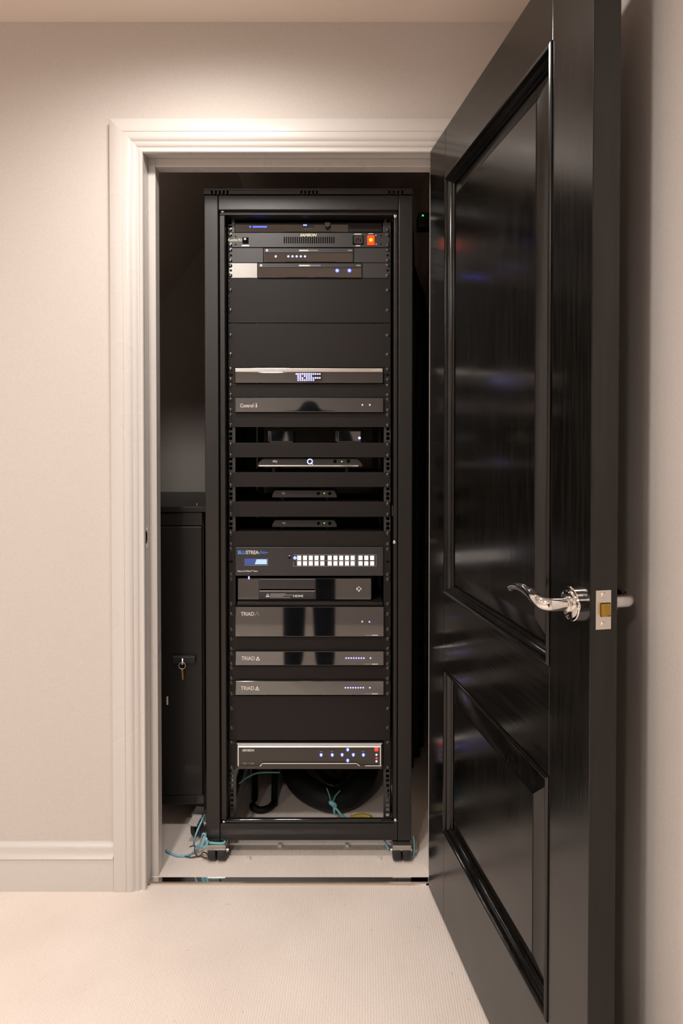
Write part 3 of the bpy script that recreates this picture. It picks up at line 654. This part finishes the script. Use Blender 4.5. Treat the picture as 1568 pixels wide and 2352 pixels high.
lettering('HDMI', 'ink_white', t, 673, 1366.3, 695.5, 1371.6, Y - .0003, bold=.03)
sl = slab('power_light', 'led_white_blue', t, 569.8, 1321.5 + 2.5, 572.8, 1330.5, EY - .001, .002, 0)
lg = led_row('logo_button', 'ink_white', t, [(824, 1353)], 6.2, Y + .001)
strokes('logo_lines', 'hole_black', t, [[(819.5, 1358), (823.5, 1351), (820.5, 1348)], [(828.5, 1358), (824.5, 1351), (827.5, 1348)]], Y - .0010, 1.5)

def lean_console():
    for c in t.children:
        if c.name.split('.')[0] in ('gloss_fascia', 'logo_button', 'logo_lines'):
            for v in c.data.vertices: v.co.y += (v.co.z - (z1 - t.location.z)) * math.tan(math.radians(1.6))
lean_console()
# 21, 23, 25  three glossy audio units with TRIAD lettering
def audio_unit(label, y0, y1, eys, text_y, tri, lights, slots=()):
    t = device('glossy_audio_unit', label, 'amplifier', y1, group='mirror-fronted audio units')
    ears(t, y0, y1 - .3, eys, slots=slots); chassis(t, 542, y0 + .5, 879.5, y1, 'satin_black', Y=EY - .008)
    slab('fascia', 'smoked_acrylic', t, 540.5, y0 + .8, 881, y1 - .5, EY - .0125, .0045, .0015); Y = EY - .0128
    x = tri
    lettering('TRIAD', 'ink_white', t, x, text_y - 4.2, x + 30.5, text_y + 4.2, Y, bold=.008)
    if y1 - y0 < 50: MB().prism([at(x + 32.5, text_y + 5, Y), at(x + 37.5, text_y - 5, Y), at(x + 42.5, text_y + 5, Y)], (0, .0003, 0)).build('logo_triangle', 'ink_white', t)
    if y1 - y0 < 50: MB().prism([at(x + 35.5, text_y + 1.5, Y - .0003), at(x + 37.5, text_y + 4, Y - .0003), at(x + 39.5, text_y + 1.5, Y - .0003)], (0, .0003, 0)).build('logo_notch', 'hole_black', t)
    else: strokes('logo_triangle', 'ink_grey', t, [[(x + 33, text_y + 4.4), (x + 37.5, text_y - 4.4), (x + 42, text_y + 4.4)]], Y, 1.2)
    led_row('indicator_lights', 'led_violet', t, lights, 1.9, Y + .0003)
    strokes('model_mark', 'ink_grey', t, [[(838, y1 - 3.6), (853, y1 - 3.6)]], Y, 1.6); strokes('model_mark', 'ink_white', t, [[(854.5, y1 - 3.6), (867, y1 - 3.6)]], Y, 1.8)
    return t
def lean(t, names, deg=3.2):
    """the glossy front of a unit leans back a little"""
    ch = [c for c in t.children if c.name.split('.')[0] in names]
    f = [c for c in ch if 'fascia' in c.name][0]; z0 = min(v.co.z for v in f.data.vertices); k = math.tan(math.radians(deg))
    zs_ = max(v.co.z for v in f.data.vertices)
    for c in ch:
        for v in c.data.vertices: v.co.y += (v.co.z - zs_) * k
FRONT = ('fascia', 'lettering', 'logo_triangle', 'logo_notch', 'indicator_lights', 'model_mark')
lean(audio_unit('tall mirror-glossy audio unit with two tiny violet lights', 1392.8, 1461.5, (1410, 1445), 1409.8, 553, [(831.5, 1427.3), (848, 1427.8)]), FRONT)
lean(audio_unit('slim mirror-glossy audio unit with violet light row, upper of the pair', 1495.3, 1528.5, (1501, 1524), 1511.8, 554.5, [(794.5 + 5.85 * i, 1511.3) for i in range(8)] + [(850.5, 1511.3)]), FRONT)
lean(audio_unit('slim mirror-glossy audio unit with violet light row, lower of the pair', 1563.3, 1596.5, (1568, 1593), 1580.3, 553, [(793 + 5.85 * i, 1579.3) for i in range(8)] + [(849, 1579.3)]), FRONT)

# 27 video recorder with silver frame
t = device('video_recorder', 'video recorder with bright silver frame and cluster of lit keys, lowest in rack', 'recorder', 1765)
ears(t, 1701.5, 1767, (1705.5, 1763), lx1=540, rx0=881); Y = EY - .014
slab('case', 'satin_black', t, 543, 1706, 878.5, 1766, EY - .004, .28)
slab('fascia', 'recorder_face', t, 546, 1714, 876, 1765.5, Y + .004, .008)
fr = MB(); P = lambda x, y, yy: at(x, y, yy)
def bar(pts, dy0, dy1):
    fr.prism([P(x, y, Y + dy0) for x, y in pts], (0, dy1 - dy0, 0))
o = MB().prism([P(543.5, 1707.5, Y + .008), P(877.5, 1707.5, Y + .008), P(873.5, 1712.5, Y), P(547.5, 1712.5, Y)], (0, .004, 0)).build('frame_bar', 'bright_alloy', t)
MB().prism([at(547, 1716.5, Y), at(547, 1712, Y + .0035), at(547, 1712, Y + .008), at(547, 1716.5, Y + .008)], (at(874, 1714, Y).x - at(547, 1714, Y).x, 0, 0)).build('frame_bar', 'bright_alloy', t); slab('frame_bar', 'bright_alloy', t, 545.5, 1712, 548.2, 1760, Y + .001, .006, .0006); slab('frame_bar', 'bright_alloy', t, 872.3, 1712, 875, 1760, Y + .001, .006, .0006)
MB().prism([P(547, 1760, Y), P(597, 1760, Y), P(602, 1754, Y), P(819, 1754, Y), P(825, 1759, Y), P(875, 1759, Y), P(878, 1766.5, Y), P(543, 1766.5, Y)][::-1], (0, .008, 0)).build('lower_bezel', 'recorder_face', t, bevel=.0008)
strokes('bezel_highlight', 'bright_alloy', t, [[(597, 1759.6), (602, 1753.8), (819, 1753.8), (825, 1758.8)], [(839, 1759), (875, 1759)]], Y - .0006, 1.9)
lettering('HIKVISION', 'ink_white', t, 556, 1720.6, 584, 1726.2, Y + .0036, shear=.3, bold=.04)
strokes('caption', 'ink_grey', t, [[(558, 1752), (566, 1752)], [(558, 1755), (566, 1755)], [(569, 1753), (572, 1753)], [(575, 1752), (583, 1752)], [(575, 1755), (583, 1755)]], Y - .0008, 1.1)
keys = [(737.2, 1733.8), (762.8, 1733.8), (785.5, 1733.5), (811.2, 1733.5), (798.3, 1721.7), (798.3, 1746.5), (834.3, 1733.8)]
for k in keys:
    put('lit_key', 'key', lambda: MB().lathe((0, 0, 0), (0, -1, 0), [(.0062, 0), (.0062, .0008), (.0052, .0012)], 18), 'led_ring', t, at(k[0], k[1], Y + .004))
for k in keys:
    put('key_light', 'keyl', lambda: MB().prism([(-.0032, 0, .0034), (0, 0, .0048), (.0032, 0, .0034), (.0026, 0, -.0026), (0, 0, -.0050), (-.0026, 0, -.0026)], (0, -.0014, 0)), 'led_white_blue', t, at(k[0], k[1], Y + .004))
for px in (737, 762.5, 833.5): strokes('caption', 'ink_grey', t, [[(px - 2, 1726.2), (px + 2, 1726.2)]], Y + .0036, 1.6)
slab('record_light', 'led_red', t, 860, 1716.8, 868.5, 1725.3, Y + .003, .002, 0)
led_row('status_lights', 'led_white_blue', t, [(864.3, 1733.6), (864.3, 1748.8)], 2.5, Y + .004); led_row('alarm_light', 'led_red', t, [(864.5, 1741.6)], 2.5, Y + .004)

# ================================================================ second cabinet at the left
CY = 1.925
c0x, c1x = -1.03, at(467, 1500, CY).x
cab = thing('low_cabinet', 'low black steel cabinet left of the tall rack, key in its lock', 'cabinet', ((c0x+c1x)/2, CY, 0))
zb_ = at(420, 1849, CY).z; z1_ = at(420, 1826, CY).z; zd = at(420, 1208, CY).z; zl = at(420, 1177, CY).z; zt_ = at(420, 1163, CY).z
MB().box((c0x, CY + .012, zb_), (c1x, CY + .64, zl)).build('body', 'powder_black', cab, bevel=.002)
MB().box((c0x - .004, CY - .004, zl + .001), (at(473, 1170, CY).x, CY + .645, zt_)).build('lid', 'powder_black', cab, bevel=.0025, seg=3)
MB().box((c0x, CY + .002, zd + .001), (c1x - .002, CY + .012, zl)).build('header', 'powder_black', cab, bevel=.0025)
MB().box((c0x, CY + .002, zb_), (c1x + .001, CY + .012, z1_ - .002)).build('plinth', 'powder_black', cab, bevel=.0025)
dr = MB().box((c0x + .02, CY, z1_), (c1x - .004, CY + .011, zd - .002)).build('door', 'powder_black', cab, bevel=.002)
x0, z0, x1, z1 = prect(399, 1504, 450, 1523, CY)
MB().prism([(x0, CY, z0), (x0, CY - .010, z0 + .002), (x0, CY - .014, z1 - .003), (x0, CY - .009, z1), (x0, CY, z1)], (x1 - x0, 0, 0)).build('handle', 'satin_black', dr, bevel=.0012)
slab('painted_reflection', 'painted_light', dr, 382.3, 1600, 386, 1619, CY - .0008, .0008, 0)  # pale strip painted in for a reflection on the cabinet door
MB().cyl((c1x - .026, CY + .03, zt_), (0, 0, 1), .004, .007, 12).build('lid_screw', 'zinc', cab)
castor(cab, at(457, 1925, 1.895).x, CY - .025, zb_, .036, .034, True, math.radians(-8))
castor(cab, c0x + .05, CY + .03, zb_, .036, .034); castor(cab, c0x + .05, CY + .58, zb_, .036, .034); castor(cab, c1x - .05, CY + .58, zb_, .036, .034)
k = thing('key', 'small brass and steel key hanging from ring on cabinet handle', 'key', at(418, 1562, CY - .02))
KY = CY - .018
MB().sweep([at(419.5, 1513, KY + .006), at(419.2, 1520, KY), at(418.6, 1526, KY)], .0030, 8, 4, 0.6).build('inserted_key', 'satin_steel', k)
MB().sweep([at(418 + 7.6 * math.sin(a), 1529 - 7.6 * math.cos(a), KY - .002) for a in [2 * math.pi * i / 16 for i in range(17)]], .0013, 6, 3).build('ring', 'satin_steel', k, smooth=True)
MB().prism([at(415.8, 1537, KY), at(417, 1535, KY), at(420.2, 1535.5, KY), at(420.5, 1541, KY), at(421.4, 1559, KY), at(420, 1562, KY), at(418.2, 1561, KY), at(417, 1543, KY)][::-1], (0, .0025, 0)).build('blade', 'brass', k)

# ================================================================ cords and loose things
def cord(name, label, cat, mat, pts, r, group=None, seg=8):
    P = [at(*p) if len(p) == 3 else Vector(p[0]) for p in pts]
    return tag(MB().sweep(P, r, seg, 8).build(name, mat, None, smooth=True), label, cat, group)
def onfloor(px, py, lift):
    Y = (HCAM - lift) * 1.0; lo, hi = 0.3, 6.0
    for _ in range(50):
        mid = (lo + hi) / 2
        if at(px, py, mid).z > lift: lo = mid
        else: hi = mid
    return at(px, py, lo)
fl = lambda px, py, l=.0045: (onfloor(px, py, l),)
cord('twine', 'pale blue twine trailing on carpet toward the left jamb', 'twine', 'blue_cord',
     [fl(380, 1953, .006), fl(392, 1960), fl(410, 1966), fl(432, 1964), fl(446, 1956, .006), (456, 1946, 1.80), (463, 1925, 1.79), (466, 1915, 1.778), (472, 1918, 1.778), (470, 1932, 1.778), (464, 1944, 1.772), (470, 1930, 1.768), (474, 1926, 1.766), (476, 1940, 1.766), (466, 1946, 1.768)], .0028)
cord('twine', 'pale blue twine hanging down in front of the brake castor', 'twine', 'blue_cord',
     [(470, 1872, 1.86), (464, 1884, 1.80), (455, 1903, 1.79), (448, 1922, 1.79), (445, 1938, 1.81), (449, 1945, 1.815), (458, 1940, 1.815)], .0028)
cord('twine', 'short teal twine wrapped over the front left rack castor', 'twine', 'teal_cord',
     [(474, 1934, 1.776), (488, 1936, 1.772), (505, 1937, 1.772), (514, 1936, 1.774), (516, 1932, 1.778)], .0034)
cord('twine', 'dark brown twine curled on carpet beside the front left castor', 'twine', 'brown_cord',
     [(436, 1945, 1.80), (446, 1943, 1.795), (447, 1957, 1.79), fl(454, 1967), fl(460, 1965), fl(466, 1958, .012), fl(474, 1960, .02), fl(478, 1968, .02), fl(472, 1971), fl(459, 1966), fl(440, 1969), fl(425, 1967)], .0017)
cord('twine', 'dark blue twine hanging at the front right rack castor', 'twine', 'teal_cord',
     [(948, 1919, 1.80), (951, 1935, 1.795), (951, 1955, 1.79), (948, 1967, 1.785), (945, 1970, 1.785)], .0022)
cord('twine', 'short blue twine under the rack beside the right castor', 'twine', 'blue_cord',
     [(881, 1930, 1.83), (886, 1938, 1.825), (893, 1950, 1.82)], .0040)
# inside the bottom of the rack
cord('twine', 'knotted teal twine with two thin ends inside the rack bottom', 'twine', 'teal_cord',
     [(794, 1880, 1.90), (784, 1872, 1.93), (774, 1860, 1.95), (765, 1850, 1.96), (759, 1843, 1.96), (764, 1846, 1.955), (770, 1850, 1.955), (767, 1860, 1.955), (769, 1872, 1.955)], [.0044, .0042, .0036, .0056, .0070, .0074, .0056, .0040, .0026])
cord('twine', 'thin teal twine end rising left from the knot', 'twine', 'teal_cord', [(762, 1846, 1.96), (758, 1833, 1.97), (754, 1820, 1.98), (750, 1810, 1.99)], [.0026, .0022, .0020, .0016])
cord('twine', 'thin teal twine end rising right from the knot', 'twine', 'teal_cord', [(764, 1843, 1.96), (769, 1830, 1.97), (775, 1822, 1.98), (781, 1816, 1.99)], [.0024, .0022, .0020, .0016])
cord('twine', 'dim teal cord curving under the video recorder', 'twine', 'teal_cord', [(548, 1800, 1.95), (562, 1789, 1.96), (582, 1778, 1.97), (604, 1774, 1.98), (642, 1774, 2.0)], .0030)
cord('power_cable', 'black cable looping over the carpet inside the rack, thinner loop', 'cable', 'cable_black', [((-.33, 2.36, .30),), (585, 1830, 2.10), fl(580, 1850, .02), fl(592, 1860, .012), fl(612, 1858, .012), fl(628, 1845, .012), fl(630, 1822, .02), ((-.25, 2.35, .25),)], .011)
cord('power_cable', 'thick black cable bundle sagging across the rack floor', 'cable', 'cable_black', [((-.17, 2.34, .35),), ((-.19, 2.25, .16),), ((-.16, 2.12, .065),), ((-.06, 2.03, .042),), ((.03, 2.04, .045),), ((.09, 2.12, .10),), ((.09, 2.24, .3),)], .040, seg=12)
cord('power_cable', 'second black cable bundle lying behind the sagging one', 'cable', 'cable_black', [((-.10, 2.36, .30),), ((-.10, 2.26, .12),), ((-.05, 2.19, .05),), ((.0, 2.19, .06),), ((.0, 2.30, .3),)], .032, seg=12)
cord('power_cable', 'third black cable bundle deep inside the rack bottom', 'cable', 'cable_black', [((-.12, 2.46, .4),), ((-.1, 2.43, .12),), ((.0, 2.41, .05),), ((.06, 2.41, .10),), ((.08, 2.42, .4),)], .036, seg=12)
for i, (lab, P, rr) in enumerate((  # unseen loop and hoses added to darken the bottom of the rack
    ('added black cable loop darkening the space behind the recorder, left', [(-.29, 2.14, .40), (-.285, 2.14, .20), (-.27, 2.14, .14), (-.25, 2.14, .20), (-.245, 2.14, .40)], .02),
    ('added black hose darkening the back of the rack floor, left', [(-.235, 2.42, .5), (-.235, 2.42, .2), (-.235, 2.42, .03)], .05),
    ('added black hose darkening the back of the rack floor, right', [(.115, 2.33, .6), (.115, 2.33, .2), (.115, 2.33, .03)], .024))):
    tag(MB().sweep(P, rr, 12, 8).build('power_cable', 'cable_black', None, smooth=True), lab, 'cable')  # here not real power cables: added loop and hoses that darken the rack bottom
p = onfloor(830, 1879, .004); tag(MB().sweep([p + Vector((-.035, 0, 0)), p + Vector((0, .006, .004)), p + Vector((.03, 0, .002))], .008, 8, 6).build('yellow_cable', 'yellow_tape', None, smooth=True), 'short yellow cable piece glimpsed low inside the rack', 'cable')
# cables hanging between the rack and the right closet wall
for i, (dx, r, lab) in enumerate(((0, .022, 'thick black cable beside the rack top, nearest the rack'), (.035, .020, 'thick black cable beside the rack top, middle one'), (.062, .016, 'black cable beside the rack top, nearest the closet wall'))):
    yo = 2.22 + .075 * i
    P = [Vector((.232, yo, 2.02 + .05 * i)), Vector((.238, yo, 1.93)), Vector((.240 + dx * .6, yo, 1.84)), Vector((.245 + dx, yo, 1.76)), Vector((.252 + dx, yo, 1.55)), Vector((.245 + dx, yo, 1.1)), Vector((.240 + dx, yo, .5)), Vector((.24 + dx, yo, .05))]
    tag(MB().sweep(P, r, 10, 6).build('hanging_cable', 'cable_black', None, smooth=True), lab, 'cable', 'cables hanging beside the rack')
t = thing('network_box', 'small black box with one green light beside the rack top', 'network box', at(972, 510, 2.05))
MB().box((at(961, 500, 2.05).x, 2.05, at(961, 520, 2.05).z), (CXR, 2.11, at(961, 487, 2.05).z)).build('case', 'satin_black', t, bevel=.003)
led_row('indicator_light', 'led_green', t, [(970.8, 495)], 2.2, 2.05)
# pale bits painted in for light spots on the carpet under the rack
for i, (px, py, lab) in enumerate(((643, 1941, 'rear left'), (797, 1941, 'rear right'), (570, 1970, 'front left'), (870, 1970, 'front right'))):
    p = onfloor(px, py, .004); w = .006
    tag(MB().box((p.x - w, p.y - .006, 0), (p.x + w, p.y + .006, .006 if i > 1 else .009)).build('light_spot', 'painted_light', None, bevel=.001), 'small painted spot of light on carpet under rack, ' + lab + ' of four', 'painted light', 'painted light spots under the rack')

# ================================================================ the person behind the viewpoint, mirrored in the glossy fronts
add_noise(node_mat('dark_cloth', (0.008, 0.008, 0.010), 0.9, spec=0.1), freq=300, bump=0.3, dist=0.001)
add_noise(node_mat('skin', (0.55, 0.36, 0.28), 0.5), freq=200, bump=0.05, dist=0.0004)
add_noise(node_mat('hair', (0.03, 0.02, 0.015), 0.6), scale=(1, 1, 6), freq=120, bump=0.5, dist=0.002)
PX, PY = -0.205, -0.34
J = {'hip': (0, 0, .96), 'belly': (0, .01, 1.10), 'chest': (0, .0, 1.30), 'neckb': (0, -.01, 1.46), 'neck': (0, .0, 1.53),
     'hl': (-.09, 0, .90), 'kl': (-.093, .03, .50), 'al': (-.100, 0, .10), 'tl': (-.115, .12, .045), 'hr': (.09, 0, .90), 'kr': (.093, .03, .50), 'ar': (.100, 0, .10), 'tr': (.115, .12, .045),
     'sl': (-.18, 0, 1.42), 'el': (-.27, -.06, 1.15), 'wl': (-.185, .05, .98), 'sr': (.18, 0, 1.42), 'er': (.27, -.06, 1.15), 'wr': (.185, .05, .98)}
RAD = {'hip': (.145, .105), 'belly': (.14, .10), 'chest': (.165, .11), 'neckb': (.07, .065), 'neck': (.055, .055), 'hl': (.092, .095), 'kl': (.086, .080), 'al': (.074, .070), 'tl': (.042, .035),
       'hr': (.092, .095), 'kr': (.086, .080), 'ar': (.074, .070), 'tr': (.042, .035), 'sl': (.065, .065), 'el': (.046, .046), 'wl': (.038, .038), 'sr': (.065, .065), 'er': (.046, .046), 'wr': (.038, .038)}
E = [('hip', 'belly'), ('belly', 'chest'), ('chest', 'neckb'), ('neckb', 'neck'), ('hip', 'hl'), ('hl', 'kl'), ('kl', 'al'), ('al', 'tl'), ('hip', 'hr'), ('hr', 'kr'), ('kr', 'ar'), ('ar', 'tr'),
     ('chest', 'sl'), ('sl', 'el'), ('el', 'wl'), ('chest', 'sr'), ('sr', 'er'), ('er', 'wr')]
ks = list(J); me = bpy.data.meshes.new('person'); me.from_pydata([J[k] for k in ks], [(ks.index(a), ks.index(b)) for a, b in E], [])
per = bpy.data.objects.new('person', me); link(per, None, (PX, PY, 0))
per.modifiers.new('skin', 'SKIN'); sv = me.skin_vertices[0].data
for i, k in enumerate(ks): sv[i].radius = RAD[k]; sv[i].use_root = (k == 'hip')
per.modifiers.new('sub', 'SUBSURF').levels = 2; per.modifiers['sub'].render_levels = 2
dg = bpy.context.evaluated_depsgraph_get(); bm_ = bpy.data.meshes.new_from_object(per.evaluated_get(dg))
per.modifiers.clear(); per.data = bm_; bm_.name = 'person'; bm_.materials.clear(); bm_.materials.append(M['dark_cloth'])
zmin = min(v.co.z for v in bm_.vertices)
for v in bm_.vertices: v.co.z -= zmin - .001
for p_ in bm_.polygons: p_.use_smooth = True
tag(per, 'person in dark top and trousers behind the viewpoint, mirrored in glossy fronts', 'person')
def blob(c, rx, ry, rz, name, mat, parent, f=None):
    mb = MB(); bmesh.ops.create_uvsphere(mb.bm, u_segments=28, v_segments=18, radius=1)
    for v in mb.bm.verts:
        q = Vector((v.co.x * rx, v.co.y * ry, v.co.z * rz))
        if f: q = f(q, v.co)
        v.co = Vector(c) + q
    return mb.build(name, mat, parent, smooth=True)
hz = 1.665
def face(q, n):
    jaw = 1 - .28 * max(0, -n.z) ** 1.2; q = Vector((q.x * jaw, q.y, q.z))
    if n.y > .75: q.y += .020 * max(0, 1 - abs(n.x) * 5) * max(0, 1 - abs(n.z + .12) * 4)
    if n.y > .6: q.y -= .007 * max(0, 1 - abs(abs(n.x) - .38) * 6) * max(0, 1 - abs(n.z - .08) * 7)
    return q
hd = blob((PX, PY + .015, hz), .075, .095, .118, 'head', 'skin', per, face)
for sx in (-1, 1): blob((PX + sx * .076, PY + .008, hz - .005), .008, .018, .030, 'ear', 'skin', hd); blob((PX + sx * .029, PY + .092, hz + .010), .011, .008, .008, 'eye', 'ink_white', hd)
MB().sweep([(PX - .022, PY + .098, hz - .056), (PX, PY + .103, hz - .058), (PX + .022, PY + .098, hz - .056)], [.002, .005, .002], 8, 6).build('mouth', 'brown_cord', hd, smooth=True)
blob((PX, PY + .0, hz + .030), .082, .100, .105, 'hair', 'hair', per, lambda q, n: Vector((q.x, q.y if n.y < .2 else q.y * (.80 if n.z < .45 else 1), q.z if n.z > -.3 else q.z * .7)))
